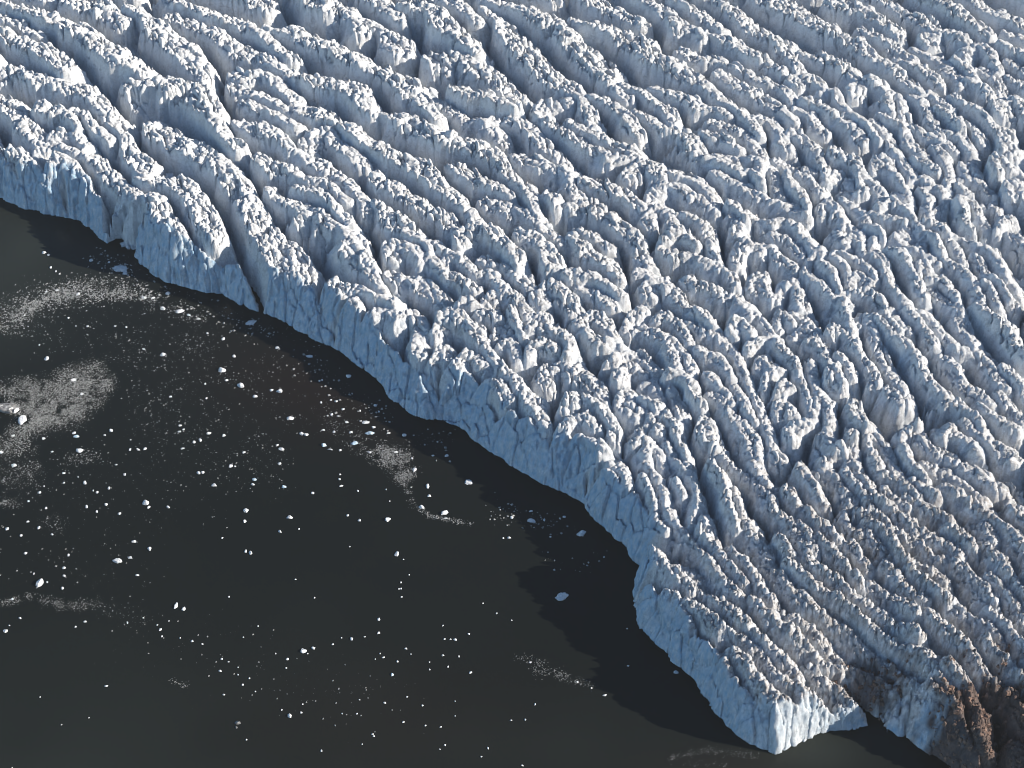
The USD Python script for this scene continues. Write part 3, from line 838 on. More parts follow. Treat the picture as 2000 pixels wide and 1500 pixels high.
# the calving face along the water
dn = D + 1.1 * nz(p, 11.0, 41) + 0.6 * nz(p, 4.0, 42) + 0.25 * nz(p, 1.5, 43)
slab = 1 + 0.45 * np.maximum(nz(p, 24.0, 46), -0.6) + 1.1 * blob(p, (740, 735), (34, 60), 0.6) + 0.5 * blob(p, (330, 520), (60, 80))
wall = -2.0 + 23.5 * np.clip((dn + 1.0) / (8.5 * slab), 0, 4) ** 0.80
f1, f2, k, off, r, n = cells(pw, 6.5, 35)
wall += r.normal(0, 1.2, n)[k] - 1.7 * np.exp(-((f2 - f1) / 0.6) ** 2) + 0.5 * nz(p, 2.6, 44) + 1.6 * nz(p, 8.0, 45)
FACE = sst(-1.5, 1.5, h - wall)
kk = 2.4
e = np.clip(0.5 + 0.5 * (h - wall) / kk, 0, 1)
h = h * (1 - e) + wall * e - kk * e * (1 - e)
h = np.where(D < -1.5, -3.0, h)

# ---- sheet to mesh, then roughen along the normals
lut = np.full(nu * nv, -1)
lut[idx] = np.arange(len(idx))
a = (np.arange(nv - 1)[:, None] * nu + np.arange(nu - 1)[None, :]).ravel()
q = np.stack([a, a + 1, a + nu + 1, a + nu], 1)
q = lut[q]
q = q[(q >= 0).all(1)]
v = np.column_stack([p, h])


def normals(v, q):
    n = np.cross(v[q[:, 2]] - v[q[:, 0]], v[q[:, 3]] - v[q[:, 1]])
    out = np.zeros_like(v)
    for c in range(4):
        for ax in range(3):
            out[:, ax] += np.bincount(q[:, c], n[:, ax], len(v))
    return out / np.maximum(np.linalg.norm(out, axis=1, keepdims=True), 1e-9)


n = normals(v, q)
rough = (0.22 * (1 - 2 * np.abs(nz(v, 2.6, 51))) + 0.20 * (1 - 2 * np.abs(nz(v, 1.2, 52)))) * (0.3 + 0.7 * patch) * (1 + 0.9 * FINE) + 0.12 * nz(v, 0.75, 53) + np.random.default_rng(59).normal(0, 0.05, len(v))
flut = np.column_stack([v[:, 0], v[:, 1], v[:, 2] * 0.22])
rough = rough * (0.55 + 0.45 * top) + (1 - top) * (0.5 * nz(flut, 2.2, 54) + 0.22 * nz(flut, 0.95, 55)) * (1 - FACE) + FACE * (0.5 * nz(v, 4.5, 56) + 0.4 * nz(v, 1.8, 57) + 0.22 * nz(v, 0.8, 58))
v = v + n * rough[:, None]
n = normals(v, q)

# ---- what lies on the ice: dust, blue ice of face and crevasses with shade painted in, rock debris
dust = 0.08 + 0.85 * sst(0.1, 0.9, blob(p, (1900, 1270), (150, 130))) + 0.25 * blob(p, (1150, 560), (120, 110)) + 0.18 * blob(p, (180, 330), (30, 40))
dust = np.clip(dust, 0, 0.85) * (1 - 0.8 * FACE) * (0.55 + 0.45 * sst(-0.5, 0.6, nz(p, 24.0, 61)))
blue = 0.85 * FACE * (1 - 0.75 * blob(p, (1590, 1400), (20, 22))) + 0.22 * sst(0.7, 1.0, t) * (1 - FACE)  # blue ice plus painted shade: added in crevasses, weakened on the sunlit tip
deb = np.maximum(sst(0.28, 0.62, blob(p, (2035, 1460), (34, 46), 0.35) + 0.16 * nz(p, 9.0, 62) + 0.22 * nz(p, 2.6, 63)),
                 0.7 * sst(0.5, 0.85, blob(p, (1715, 1285), (19, 14)) + 0.25 * nz(p, 5.0, 64) + 0.25 * nz(p, 1.7, 65)))  # dip behind the bay: debris, with the shade there painted into its dark tone
deb = np.clip(deb, 0, 0.93)
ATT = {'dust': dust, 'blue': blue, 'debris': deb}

# ---- parts of the glacier: the calving face, the debris, the ridges with the blocks that break off them
glacier = UsdGeom.Xform.Define(stage, '/World/glacier').GetPrim()
tag(glacier, kind='structure', label='crevassed glacier of parallel white ice ridges ending in a blue ice cliff above dark water', category='glacier')
qc = q[:, 0]
front = FACE[qc] > 0.55
rocky = (deb[qc] > 0.5) & ~front


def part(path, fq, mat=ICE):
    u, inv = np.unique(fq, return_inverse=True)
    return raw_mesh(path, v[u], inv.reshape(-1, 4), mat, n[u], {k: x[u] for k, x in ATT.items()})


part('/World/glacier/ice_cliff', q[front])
tag(part('/World/glacier/debris_cover', q[rocky]), label='dark red-brown rock debris covering the ice at the lower right')
rr = np.random.default_rng(66)
dc = q[(deb[q[:, 0]] > 0.35)]
dc = dc[rr.integers(0, len(dc), 2600)]
cen = v[dc].mean(1) + n[dc].mean(1) * 0.1
cube = np.array([[-1, -1, -1], [1, -1, -1], [1, 1, -1], [-1, 1, -1], [-0.7, -0.6, 0.8], [0.7, -0.7, 0.9], [0.6, 0.7, 0.7], [-0.8, 0.6, 0.6]]) * 0.5
cq = np.array([[0, 3, 2, 1], [4, 5, 6, 7], [0, 1, 5, 4], [1, 2, 6, 5], [2, 3, 7, 6], [3, 0, 4, 7]])
sz = 0.35 + 1.9 * rr.uniform(0, 1, len(cen)) ** 3.5
rv = cube[None] * (1 + rr.uniform(-0.45, 0.45, (len(cen), 8, 3))) * sz[:, None, None] * rr.uniform(0.6, 1.1, (len(cen), 1, 3))
th = rr.uniform(0, 6.283, len(cen))
rv = np.stack([rv[:, :, 0] * np.cos(th)[:, None] - rv[:, :, 1] * np.sin(th)[:, None], rv[:, :, 0] * np.sin(th)[:, None] + rv[:, :, 1] * np.cos(th)[:, None], rv[:, :, 2]], 2) + cen[:, None, :]
tag(raw_mesh('/World/glacier/rock_rubble', rv.reshape(-1, 3), (cq[None] + (np.arange(len(cen)) * 8)[:, None, None]).reshape(-1, 4), ROCK), kind='stuff')
rest = q[~front & ~rocky]
rc = RID[rest[:, 0]]
# how large each ridge shows in the photograph
cx, cy = v[rest[:, 0], 0], v[rest[:, 0], 1]
zd = CP * cy + SP * (CAM_H - v[rest[:, 0], 2])
inview = (np.abs(cx / zd) < 0.268) & (np.abs((SP * cy - CP * (CAM_H - v[rest[:, 0], 2])) / zd) < 0.201)
size = np.bincount(rc, inview, NR)
order = np.argsort(-size)
big = order[:300][size[order[:300]] > 60]
ridge_path = {}
by = np.argsort(rc, kind='stable')
cuts = np.searchsorted(rc[by], np.arange(NR + 1))
# blocks: the largest tops of seracs
ser = SER[rest[:, 0]]
key = rc.astype(np.int64) * 10_000_000 + ser
ontop = top[rest[:, 0]] > 0.15
isbig = np.zeros(NR, bool)
isbig[big] = True
sel = ontop & isbig[rc] & inview
uk, kc = np.unique(key[sel], return_counts=True)
pick = uk[np.argsort(-kc)[:300]]
inblock = sel & np.isin(key, pick)
for k in big:
    f = by[cuts[k]:cuts[k + 1]]
    body = f[~inblock[f]]
    path = fresh('/World/glacier', 'ice_ridge')
    if len(body) == 0:
        body = f
        inblock[f] = False
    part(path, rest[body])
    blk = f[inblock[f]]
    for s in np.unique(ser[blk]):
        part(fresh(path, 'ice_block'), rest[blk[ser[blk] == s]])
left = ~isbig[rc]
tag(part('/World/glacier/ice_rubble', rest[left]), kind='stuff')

# ---------------------------------------------------------------- water
wx, wy = np.concatenate([[-9000, -3000, -900], np.linspace(-420, 420, 260), [900, 3000, 9000]]), np.concatenate([[-9000, -2000, 0], np.linspace(380, 960, 240), [1600, 4000, 12000]])
WX, WY = np.meshgrid(wx, wy)
wp = np.stack([WX.ravel(), WY.ravel()], 1)


def pxblob(p, c, r, rot=0.0):
    c = ground(c)[0]
    d = p - c
    cs_, sn = math.cos(rot), math.sin(rot)
    d = np.stack([d[:, 0] * cs_ + d[:, 1] * sn, -d[:, 0] * sn + d[:, 1] * cs_], 1)
    return np.exp(-(d[:, 0] / r[0]) ** 2 - (d[:, 1] / r[1]) ** 2)


silt_and_sheen = 0.42 * pxblob(wp, (0, 500), (50, 70)) + 0.30 * pxblob(wp, (60, 1560), (120, 70)) + 0.5 * pxblob(wp, (1570, 1475), (22, 14)) + 0.15 * pxblob(wp, (1150, 1500), (70, 26))  # silt plumes; the upper-left patch also has sky reflection painted in
silt_and_sheen = silt_and_sheen * (0.8 + 0.35 * nz(wp, 26.0, 71)) + 0.06 * np.clip(nz(wp, 60.0, 72, 2), 0, 1)
warm = 0.75 * pxblob(wp, (620, 760), (55, 30), -0.5) + 0.35 * pxblob(wp, (760, 1400), (60, 30)) + 0.5 * pxblob(wp, (1420, 1500), (36, 10))
wi = np.arange(len(wx) * len(wy)).reshape(len(wy), len(wx))
wq = np.stack([wi[:-1, :-1].ravel(), wi[:-1, 1:].ravel(), wi[1:, 1:].ravel(), wi[1:, :-1].ravel()], 1)
water = raw_mesh('/World/water', np.column_stack([wp, np.zeros(len(wp))]), wq, WATER, None, {'silt_and_sheen': np.clip(silt_and_sheen, 0, 1), 'warm': np.clip(warm, 0, 1)})
tag(water, kind='structure', label='dark calm meltwater lagoon strewn with floating ice', category='water')

# ---------------------------------------------------------------- floating ice
ico = {s: trimesh.creation.icosphere(subdivisions=s) for s in (1, 2, 3, 4)}


def floe_mesh(L, Wd, H, seed, rough=0.28, sub=3):
    r = np.random.default_rng(seed)
    d = ico[sub].vertices.copy()
    planes = r.normal(0, 1, (9 + 3 * sub, 3))
    planes[:, 2] = np.abs(planes[:, 2]) * 0.8
    planes /= np.linalg.norm(planes, axis=1, keepdims=True)
    rad = np.full(len(d), 1.6)
    for n_ in planes:                                     # a broken block: cut by random planes
        c = d @ n_
        rad = np.minimum(rad, np.where(c > 0.05, r.uniform(0.62, 1.0) / np.maximum(c, 0.05), 9))
    rad = np.minimum(rad, 1.25) * (1 + rough * (meshkit.noise(d * 2.3 + seed) - 0.5) + rough * 0.7 * (meshkit.noise(d * 5.1 + seed) - 0.5))
    w = d * rad[:, None]
    ext = np.abs(w[:, :2]).max(0)
    w[:, 0] *= L / 2 / ext[0]
    w[:, 1] *= Wd / 2 / ext[1]
    w[:, 2] *= H / w[:, 2].max()
    w[:, 2] = np.maximum(w[:, 2], -0.35)
    return w


FLOES = '''86 492 14 8 s
95 497 8 6 s
178 507 12 9 s
235 521 40 22 sf # large flat blue-shaded floe nearest the ice cliff at the upper left
245 533 14 7 sf
213 511 7 6 s
328 572 14 10 s
490 627 32 17 sf # broad flat blue floe in the cliff shadow, left of the lone small floes
604 694 22 8 sf # long thin blue floe in the cliff shadow close under the ice wall
681 733 16 11 s # lumpy blue floe in shadow below the smooth slab of the ice cliff
624 743 6 6 s
629 741 5 6 s
646 780 7 5 s
656 783 10 6 s
734 790 10 9 s
715 823 20 11 sf # pointed blue floe just inside the shadow edge above the brash wedge
730 833 14 8 s
722 844 28 11 sb # long blue floe with a sunlit tip at the edge of the cliff shadow
677 823 12 8 s
790 848 12 10 s
740 803 6 5 s
758 845 11 5 s
873 888 10 9 s
915 939 20 17 sf # diamond-shaped blue floe alone in the middle of the cliff shadow
1038 1014 22 15 sf # squarish blue floe among fragments in the cliff shadow, right of centre
999 1009 9 9 s
994 1049 11 7 s
1063 1014 6 8 s
1135 1040 24 19 s # jagged peaked blue floe in shadow below the fluted ice front
1075 1048 6 5 s
1096 1162 36 22 s # large long blue iceberg lying alone in the dark shadow right of centre
1181 1357 14 6 s
1227 1300 7 4 s
1320 1311 14 11 s
1037 997 11 6 s
1180 1087 5 6 s
1102 1008 10 8 s
1225 1227 4 4 s
983 1050 5 5 s
99 521 7 7
109 529 6 6
116 534 5 5
153 573 11 10
112 566 12 5
91 568 6 7
282 580 14 8
299 581 13 6
318 601 14 10
351 606 24 11 # bright flat white floe at the shadow edge right of the brash arc
369 614 12 7
388 622 11 6
171 636 7 6
225 636 8 5
247 638 7 6
148 636 6 4
405 650 8 6
436 660 10 9
542 678 10 8
281 681 9 5
318 691 13 11
457 694 12 8
91 698 12 12
77 673 5 5
48 615 6 6
134 620 6 6
433 720 22 18 # rounded crumbly white berg above the triangular one in the middle
442 742 10 6
471 751 20 15 # smooth triangular white berg in the middle of the lagoon
401 749 6 6
547 762 20 14 # bright white berg with a small companion at its left, near the shadow edge
530 761 10 7
498 773 14 9
144 740 18 10 # white humped floe at the top of the dense left brash patch
160 768 10 9
333 774 8 6
403 777 6 6
566 815 20 12 # slanting slab-like white floe left of the brash wedge
593 846 24 12 # |crumbled double-humped white floe left of the brash wedge
549 875 16 10 # pale flat floe with a small block above it, below the double-humped floe
541 868 9 7
476 882 10 7
357 875 13 5
407 845 14 9
437 849 11 9
391 858 9 12
379 862 9 9
350 842 9 6
352 830 9 7
358 838 8 6
149 851 16 10 b # ragged flat floe just above the large domed floe at left
145 845 10 7
155 878 22 13 # large smooth domed white floe below the dense left brash patch
85 855 9 8
102 881 8 5
450 908 12 11
459 910 6 5
546 904 10 8
396 921 10 9
388 922 11 9
418 946 14 10
497 935 14 10 b
494 945 10 8
555 950 12 9 b
611 962 9 8
666 948 11 6
663 935 6 6
664 926 7 4
285 980 18 16 # snowy white berg with crumbs trailing to its right, lower left of centre
291 989 9 8
328 989 8 8
480 995 16 14 # rounded white berg directly above a smaller one, centre left
207 984 10 9
182 957 5 5
190 960 9 8
169 988 8 9
189 998 7 7
56 978 7 6
90 991 7 7
233 1002 8 8
77 961 10 8
28 907 15 12
165 941 9 10
243 926 9 6
2 882 12 9
25 850 11 6
217 839 11 9
204 849 8 5
124 923 10 7
153 931 5 4
213 952 7 9
125 942 6 6
86 949 5 4
255 858 5 5
254 877 6 8
268 876 6 5
283 875 9 9
271 878 6 5
227 907 7 4
244 925 8 6
478 1016 10 10
566 1009 16 10 # wedge-shaped white berg alone right of the two stacked ones
547 1036 9 10
584 1032 5 6
434 1050 6 5
679 1005 8 7
702 1015 8 9
261 1056 15 9
292 1069 11 13
230 1093 28 14 # long white berg trailing crumbs, with a small floe at its right
254 1088 13 8
268 1122 11 7
76 1134 22 28 # tall upright white iceberg with a blue shaded side at the lower left
66 1119 5 7
92 1136 5 6
125 1108 10 7
125 1123 9 7
122 1147 8 10
134 1083 6 9
50 1079 10 8
54 1018 10 5
14 1031 12 10
41 1044 8 9
102 1043 8 5
76 1029 10 9
343 1180 11 20 # curved hook-shaped white berg with a hollow, open side to the right
359 1187 10 13 # small leaning white slab just right of the hook-shaped berg
480 1075 7 10
490 1078 10 10
24 1169 10 8
11 1231 14 11 # faceted white floe at the lower left edge of the picture
39 1206 8 6
18 1221 5 4
166 1213 10 7
148 1223 6 6
249 1215 4 7
313 1228 7 9
307 1220 6 5
316 1242 5 6
330 1212 4 4
280 1206 4 4
375 1251 7 7
395 1257 6 5
352 1245 5 5
433 1286 7 7
446 1292 5 4
430 1309 9 7
465 1303 4 4
465 1317 5 5
487 1324 5 6
562 1286 8 7
559 1304 5 5
592 1269 17 13 # blocky white berg with a smaller floe at its upper right, bottom centre left
611 1264 11 10
601 1276 4 4
538 1276 4 4
650 1257 6 6
667 1245 4 4
566 1396 13 14 # bright oval white floe at the bottom, right of the dirty grey one
588 1391 8 6
591 1375 5 4
550 1386 5 5
465 1410 16 13 g # knobbly grey dirty berg at the bottom left of centre
461 1419 6 8 g
207 1339 9 6
78 1361 4 4
174 1401 4 4
120 1415 4 3
481 1444 5 4
628 1465 5 7
668 1393 5 4
474 1336 6 6
499 1350 4 4
437 1356 8 5
447 1165 6 5
504 1222 4 6
475 1244 4 4
577 1131 6 4
614 1167 4 4
687 1246 9 9
757 1012 15 15 # crumbling white berg by itself below the brash wedge
823 989 17 12 # white floe with a blue hollow at the tip of the brash wedge
868 999 22 14 # bright two-pronged white berg near the point where the brash wedge ends
870 1012 12 3
775 1079 11 16 # tall pointed white berg standing alone below the brash wedge
788 1092 4 4
783 1149 7 5
779 1149 4 6
784 1165 5 5
783 1137 5 5
799 1122 4 4
683 1067 4 4
740 1207 7 10
739 1235 8 8
712 1243 5 4
793 1266 8 6
749 1283 9 5
776 1291 5 6
766 1316 9 9 b
733 1287 4 3
742 1276 4 4
802 1277 4 4
865 1221 4 5
865 1279 6 5
896 1281 5 6
889 1248 9 7
880 1248 5 4
868 1247 6 5
915 1237 7 6
875 1301 5 6
839 1293 4 4
839 1307 4 5
919 1312 9 7
1045 1374 5 8
998 1406 7 4
1026 1405 6 6
825 1377 7 6
788 1409 7 6
831 1416 6 5
861 1419 7 4
889 1398 4 3
869 1454 6 6
859 1463 5 3
697 1393 6 5
702 1366 4 4
752 1372 9 6
730 1437 6 5
728 1433 7 5
953 1460 5 8
940 1477 5 5
1020 1494 6 5
707 1453 4 4
889 1369 4 4
795 1360 6 5
1155 1343 5 5
1128 1331 6 6
1036 1293 9 5
943 1178 4 4
970 1197 5 5
999 1211 4 4
693 864 22 13 b # thin white floe shaped like a bowl with a bluish hollow, left of the brash wedge
632 867 14 13 b # curled white floe with a hollow at the left side of the brash wedge
645 877 16 5
664 878 9 7
648 808 9 8
670 798 9 6
703 801 5 7
627 785 6 7
661 812 8 4
631 839 11 6
653 842 8 7
640 811 5 5
685 843 11 6
810 915 10 14
835 947 11 15
838 967 10 8
822 987 4 4
774 882 11 6
722 882 12 6
805 894 7 6
845 889 8 5
803 951 4 4
754 955 5 5
699 958 5 6
761 978 4 4
24 1499 4 4
45 815 24 28 # white iceberg with a blue shaded scoop beside the striped berg'''
# short names of the floes that are easy to find: the small ones are told apart by where they float from these
KNOWN = {(235, 521): 'the big flat upper floe', (490, 627): 'the broad flat floe', (604, 694): 'the long thin floe', (681, 733): 'the lumpy bluish floe',
         (722, 844): 'the floe with sunlit tip', (915, 939): 'the diamond floe', (1038, 1014): 'the squarish bluish floe', (1135, 1040): 'the jagged peaked floe',
         (1096, 1162): 'the large bluish iceberg', (351, 606): 'the bright flat floe', (433, 720): 'the rounded crumbly berg', (471, 751): 'the triangular berg',
         (547, 762): 'the shadow-edge berg', (144, 740): 'the humped patch floe', (566, 815): 'the slanting slab floe', (593, 846): 'the double-humped floe',
         (549, 875): 'the pale flat floe', (155, 878): 'the large domed floe', (285, 980): 'the snowy berg', (480, 995): 'the upper stacked berg',
         (566, 1009): 'the wedge-shaped berg', (230, 1093): 'the long trailing berg', (76, 1134): 'the tall upright iceberg', (343, 1180): 'the hook-shaped berg', (11, 1231): 'the faceted edge floe',
         (592, 1269): 'the blocky berg', (566, 1396): 'the bright oval floe', (465, 1410): 'the grey dirty berg', (757, 1012): 'the crumbling berg', (868, 999): 'the two-pronged berg', (775, 1079): 'the tall pointed berg',
         (693, 864): 'the bowl-shaped floe', (632, 867): 'the curled floe', (45, 815): 'the scooped iceberg'}
GROUP = {'shade': 'ice floes in the shadow of the ice cliff', 'arc': 'ice chunks along the brash ice arc', 'patch': 'ice chunks around the left brash patch', 'west': 'ice chunks on the open water at left',
         'mid': 'ice chunks in the middle of the lagoon', 'wedge': 'ice chunks by the brash wedge', 'south': 'ice chunks on the water at the bottom'}
WAYS = ['right of', 'upper right of', 'above', 'upper left of', 'left of', 'lower left of', 'below', 'lower right of']
NTH = ['', 'second ', 'third ', 'fourth ', 'fifth ', 'sixth ', 'seventh ', 'eighth ', 'ninth ', 'tenth ', 'eleventh ', 'twelfth ', 'thirteenth ', 'fourteenth ']


def bearing(x, y):
    (ax, ay), nick = min(KNOWN.items(), key=lambda a: (a[0][0] - x) ** 2 + (a[0][1] - y) ** 2 + (1e9 if a[0] == (x, y) else 0))
    way = int(round(math.atan2(ay - y, x - ax) / (math.pi / 4))) % 8
    return (way, nick), math.hypot(x - ax, y - ay)


def small_labels(rows):
    sector, out = {}, {}
    for (x, y, w, flag) in rows:
        k, d = bearing(x, y)
        sector.setdefault(k, []).append((d, x, y, w, flag))
    for (way, nick), lst in sector.items():
        for i, (d, x, y, w, flag) in enumerate(sorted(lst)):
            size_ = 'tiny' if w < 5.5 else 'small' if w < 9 else 'fair-sized'
            look = 'bluish' if 's' in flag else 'grey' if 'g' in flag else 'white'
            out[(x, y)] = f"{NTH[min(i, 13)]}{size_} {look} ice chunk {WAYS[way]} {nick}" if i else f"{size_} {look} ice chunk nearest {WAYS[way]} {nick}"
    return out


def region(x, y, shade):
    if shade:
        return 'shade'
    if y < 690 and x < 480:
        return 'arc'
    if x < 260 and y < 935:
        return 'patch'
    if x > 600 and y < 1060:
        return 'wedge'
    if y > 1190:
        return 'south'
    return 'west' if x < 330 else 'mid'


def put_floe(x, y, w, h, flag, label, seed):
    zdp = (CP * ground((x, y))[0][1] + SP * CAM_H)
    dep = math.atan2(CAM_H, ground((x, y))[0][1])
    L = 0.88 * w * zdp / FPX
    full = 0.88 * h * zdp / FPX                                    # seen height = depth * sin(dep) + height * cos(dep)
    H = min(0.34 * min(L, full), 0.4 * full) if 'f' not in flag else 0.16 * min(L, full)
    Wd = max((full - H * math.cos(dep) * 0.8) / math.sin(dep), 0.35 * L)
    c = ground((x, y + 0.18 * h))[0]
    sub = 4 if w > 18 else 3 if w > 11 else 2
    m = floe_mesh(L, Wd, max(H, 0.35), seed, sub=sub)
    r = np.random.default_rng(seed + 5)
    ang = r.uniform(-0.35, 0.35)
    m[:, :2] = m[:, :2] @ np.array([[math.cos(ang), -math.sin(ang)], [math.sin(ang), math.cos(ang)]])
    path = fresh('/World', 'iceberg' if w >= 16 else 'ice_floe')
    shade = 's' in flag
    mat = FLOE_GREY if 'g' in flag else FLOE_BLUE if 'b' in flag else FLOE_WHITE
    vv, ff, nn = meshkit.arrays((m, ico[sub].faces), smooth=35)
    if label.count('|'):                                    # a floe of two lobes: the second is a part
        label = label.replace('|', '')
        x_ = UsdGeom.Xform.Define(stage, path)
        x_.AddTranslateOp().Set(Gf.Vec3d(c[0], c[1], 0))
        prim = x_.GetPrim()
        for s_, o_ in ((0.62, (-0.22, 0.10)), (0.55, (0.26, -0.10))):
            mm = floe_mesh(L * s_, Wd * 0.85, max(H, 0.35) * (0.8 + s_ / 3), seed + int(s_ * 100), sub=sub)
            mm[:, 0] += o_[0] * L
            mm[:, 1] += o_[1] * Wd
            vv, ff, nn = meshkit.arrays((mm, ico[sub].faces), smooth=35)
            raw_mesh(fresh(path, 'ice_block'), vv, ff, mat, nn)
    else:
        prim = raw_mesh(path, vv, ff, mat, nn)
        UsdGeom.Xformable(prim).AddTranslateOp().Set(Gf.Vec3d(c[0], c[1], 0))
    if label:
        tag(prim, label=label, category='iceberg' if w >= 16 else 'ice floe')
    else:
        tag(prim, label=SMALL[(x, y)], category='ice floe', group=GROUP[region(x, y, shade)])


rows = []
for row in FLOES.strip().split('\n'):
    head, _, label = row.partition('#')
    bits = head.split()
    rows.append((*map(float, bits[:4]), bits[4] if len(bits) > 4 else '', label.strip()))
SMALL = small_labels([(x, y, w, fl) for x, y, w, h_, fl, lb in rows if not lb])
for k, (x, y, w, h_, fl, lb) in enumerate(rows):
    put_floe(x, y, w, h_, fl, lb, 1000 + 7 * k)

# the big dark striped berg cut by the left edge of the photograph
BERG = fresh('/World', 'iceberg')
berg = UsdGeom.Xform.Define(stage, BERG).GetPrim()
c0 = ground((8, 800))[0]
UsdGeom.Xformable(berg).AddTranslateOp().Set(Gf.Vec3d(c0[0], c0[1], 0))
tag(berg, label='large grounded iceberg with dark dirt stripes and pale ribs at the left edge', category='iceberg')
m = floe_mesh(14.0, 9.0, 2.6, 77, sub=4)
vv, ff, nn = meshkit.arrays((m, ico[4].faces), smooth=35)
raw_mesh(BERG + '/dirty_ice', vv, ff, FLOE_GREY, nn)
for k in range(5):
    m = floe_mesh(0.7 + 0.12 * k, 6.0 - 0.5 * k, 2.9 - 0.3 * k, 90 + k, sub=2)
    ang = -0.75
    m[:, :2] = m[:, :2] @ np.array([[math.cos(ang), math.sin(ang)], [-math.sin(ang), math.cos(ang)]])
    m[:, 0] += -3.0 + 2.2 * k
    m[:, 1] += 0.6 - 0.5 * k
    vv, ff, nn = meshkit.arrays((m, ico[2].faces), smooth=35)
    raw_mesh(fresh(BERG, 'ice_rib'), vv, ff, FLOE_WHITE, nn)

# brash ice: countless small pieces, one object for each drift
octa = ico[1].vertices * 1.0, ico[1].faces
octa_v = np.array([[1, 0, 0], [0, 1, 0], [-1, 0, 0], [0, -1, 0], [0.2, 0.1, 0.7], [-0.25, -0.1, 0.55]])
octa_f = np.array([[0, 1, 4], [1, 5, 4], [1, 2, 5], [2, 3, 5], [3, 4, 5], [3, 0, 4]])


def brash(name, label, patches, smin, smax, seed, power=2.2):
    r = np.random.default_rng(seed)
    V_, F_, k = [], [], 0
    for (x0, y0, x1, y1, thick, n_) in patches:
        s_ = r.uniform(0, 1, n_)
        lat = r.normal(0, thick, n_)
        lx, ly = x1 - x0, y1 - y0
        ln = math.hypot(lx, ly) + 1e-6
        pxs = np.stack([x0 + s_ * lx + r.normal(0, thick * 0.5, n_) - ly / ln * lat, y0 + s_ * ly + lx / ln * lat * 0.75], 1)
        g = ground(pxs)
        dens = nz(g, 7.0, seed + 1) + 0.6 * nz(g, 2.6, seed + 2)
        ok = (dens > -0.35 + r.uniform(-0.4, 0.4, n_)) & (inland(g) < -1.5)
        g = g[ok]
        m_ = len(g)
        size_ = smin + (smax - smin) * r.uniform(0, 1, m_) ** power
        th = r.uniform(0, 6.283, m_)
        ov = octa_v[None] * (1 + r.uniform(-0.3, 0.3, (m_, 6, 3)))
        ov[:, :4, 2] = -0.15
        ov *= size_[:, None, None] * 0.5
        ov[:, :, 1] *= r.uniform(0.5, 1.1, m_)[:, None]
        xy = np.stack([ov[:, :, 0] * np.cos(th)[:, None] - ov[:, :, 1] * np.sin(th)[:, None], ov[:, :, 0] * np.sin(th)[:, None] + ov[:, :, 1] * np.cos(th)[:, None]], 2)
        vv = np.concatenate([xy + g[:, None, :], np.maximum(ov[:, :, 2:], 0) * 0.9 + 0.02], 2)
        vv[:, :4, 2] = -0.06
        V_.append(vv.reshape(-1, 3))
        F_.append((octa_f[None] + (np.arange(m_) * 6)[:, None, None]).reshape(-1, 3) + k)
        k += m_ * 6
    prim = raw_mesh('/World/' + name, np.vstack(V_), np.vstack(F_), BRASH)
    tag(prim, label=label, category='brash ice', kind='stuff')


brash('brash_ice', 'curved band of fine white brash ice on the water at the upper left', [
    (0, 645, 60, 600, 14, 900), (50, 602, 150, 562, 13, 1900), (140, 566, 240, 570, 17, 1900), (230, 568, 310, 592, 13, 900), (300, 590, 400, 628, 8, 300), (10, 610, 140, 570, 24, 1200)], 0.25, 1.25, 201, 3.2)
brash('brash_ice_001', 'dense grey patch of fine brash ice around the striped iceberg at the left edge', [
    (60, 760, 220, 745, 14, 5200), (20, 790, 200, 775, 17, 6000), (50, 825, 160, 800, 18, 5200), (110, 735, 200, 715, 11, 1600), (20, 850, 80, 825, 11, 1500), (0, 765, 60, 745, 11, 1300)], 0.22, 0.85, 202, 3.6)
brash('brash_ice_002', 'loose drift of brash ice on the water below the dense left patch', [
    (0, 880, 60, 860, 16, 1000), (0, 945, 80, 915, 20, 800), (120, 905, 190, 890, 12, 400), (0, 980, 40, 985, 8, 200), (80, 1010, 130, 1030, 14, 120)], 0.22, 0.9, 203, 3.0)
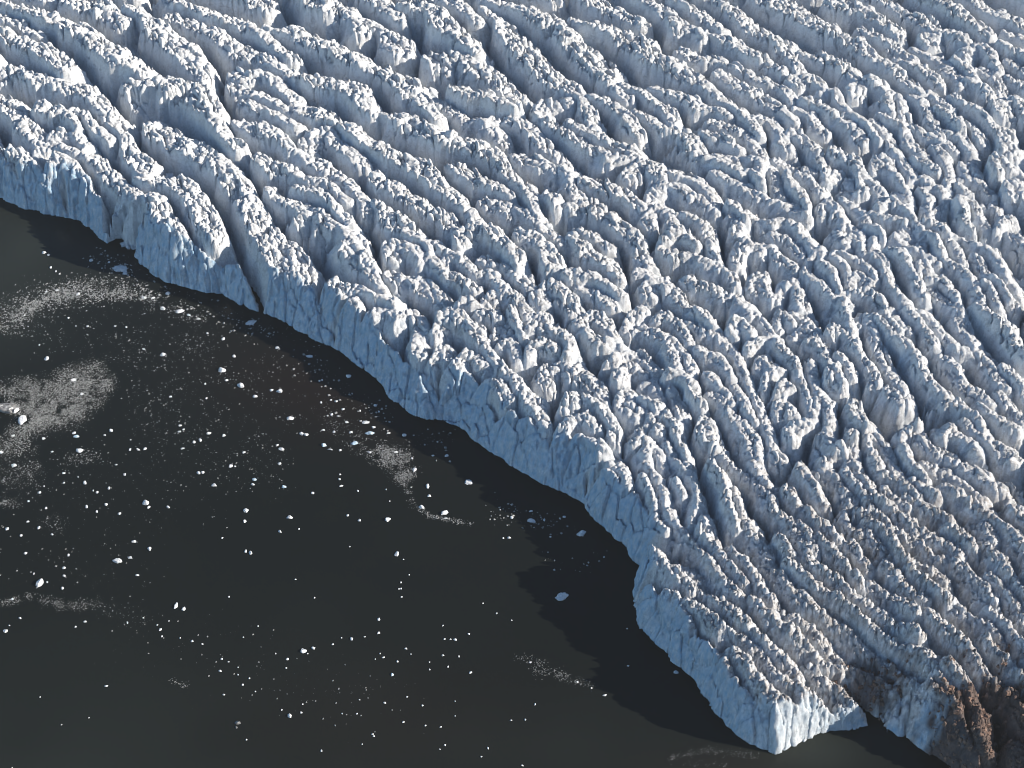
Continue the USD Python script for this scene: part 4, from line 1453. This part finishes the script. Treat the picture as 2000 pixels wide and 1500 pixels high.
brash('brash_ice_003', 'wedge-shaped drift of brash ice at the edge of the cliff shadow', [
    (690, 862, 800, 895, 11, 2200), (730, 880, 805, 935, 11, 2000), (775, 930, 800, 965, 5, 350), (800, 975, 840, 1008, 4, 180), (840, 1008, 925, 1024, 3, 420), (610, 800, 700, 860, 18, 500)], 0.22, 0.85, 204, 3.2)
brash('brash_ice_004', 'thin curved line of brash ice on the open water at the lower left', [
    (0, 1180, 60, 1165, 6, 260), (50, 1165, 120, 1178, 7, 300), (110, 1185, 200, 1178, 8, 300), (200, 1190, 290, 1220, 16, 120), (330, 1330, 370, 1342, 5, 70)], 0.22, 0.75, 205, 3.0)
brash('brash_ice_005', 'small drift of brash ice by the cliff shadow at the bottom centre', [
    (1000, 1282, 1060, 1295, 5, 120), (1040, 1305, 1100, 1320, 9, 240), (1090, 1320, 1160, 1340, 7, 190), (1300, 1482, 1390, 1464, 5, 120), (1390, 1464, 1480, 1478, 6, 110), (1310, 1492, 1420, 1495, 6, 60)], 0.22, 0.7, 206, 2.6)
brash('brash_ice_006', 'scattered small ice fragments across the dark lagoon', [
    (60, 650, 420, 680, 44, 800), (260, 700, 560, 760, 64, 800), (250, 800, 560, 860, 60, 900), (40, 940, 420, 960, 60, 420), (0, 1060, 300, 1100, 55, 240), (200, 1230, 560, 1300, 60, 110), (500, 1330, 700, 1370, 40, 80), (640, 1370, 800, 1340, 50, 55), (420, 905, 560, 940, 34, 220)], 0.25, 1.15, 207, 3.2)
brash('brash_ice_007', 'bluish shaded ice fragments on the water close under the ice cliff', [
    (180, 500, 300, 555, 16, 280), (260, 560, 400, 610, 14, 300), (400, 600, 560, 670, 18, 180), (560, 680, 720, 810, 22, 160), (690, 800, 880, 880, 20, 150), (940, 1000, 1120, 1030, 16, 180), (1060, 1080, 1200, 1110, 20, 40)], 0.3, 1.8, 208, 2.6)

# ---------------------------------------------------------------- thin air between the camera and the far ice
HAZE = usdkit.material(stage, '/World/Looks/haze', {'v': ('principled_volume', {'color': (0.86, 0.92, 1.0), 'density': 0.00002, 'anisotropy': 0.2})}, [], volume='v.volume')
hb = trimesh.creation.box(bounds=[[-1500, -300, -6], [1500, 2400, 610]])
tag(raw_mesh('/World/haze', np.array(hb.vertices), np.array(hb.faces), HAZE), kind='stuff', label='thin bright haze lying over the far ice', category='haze')
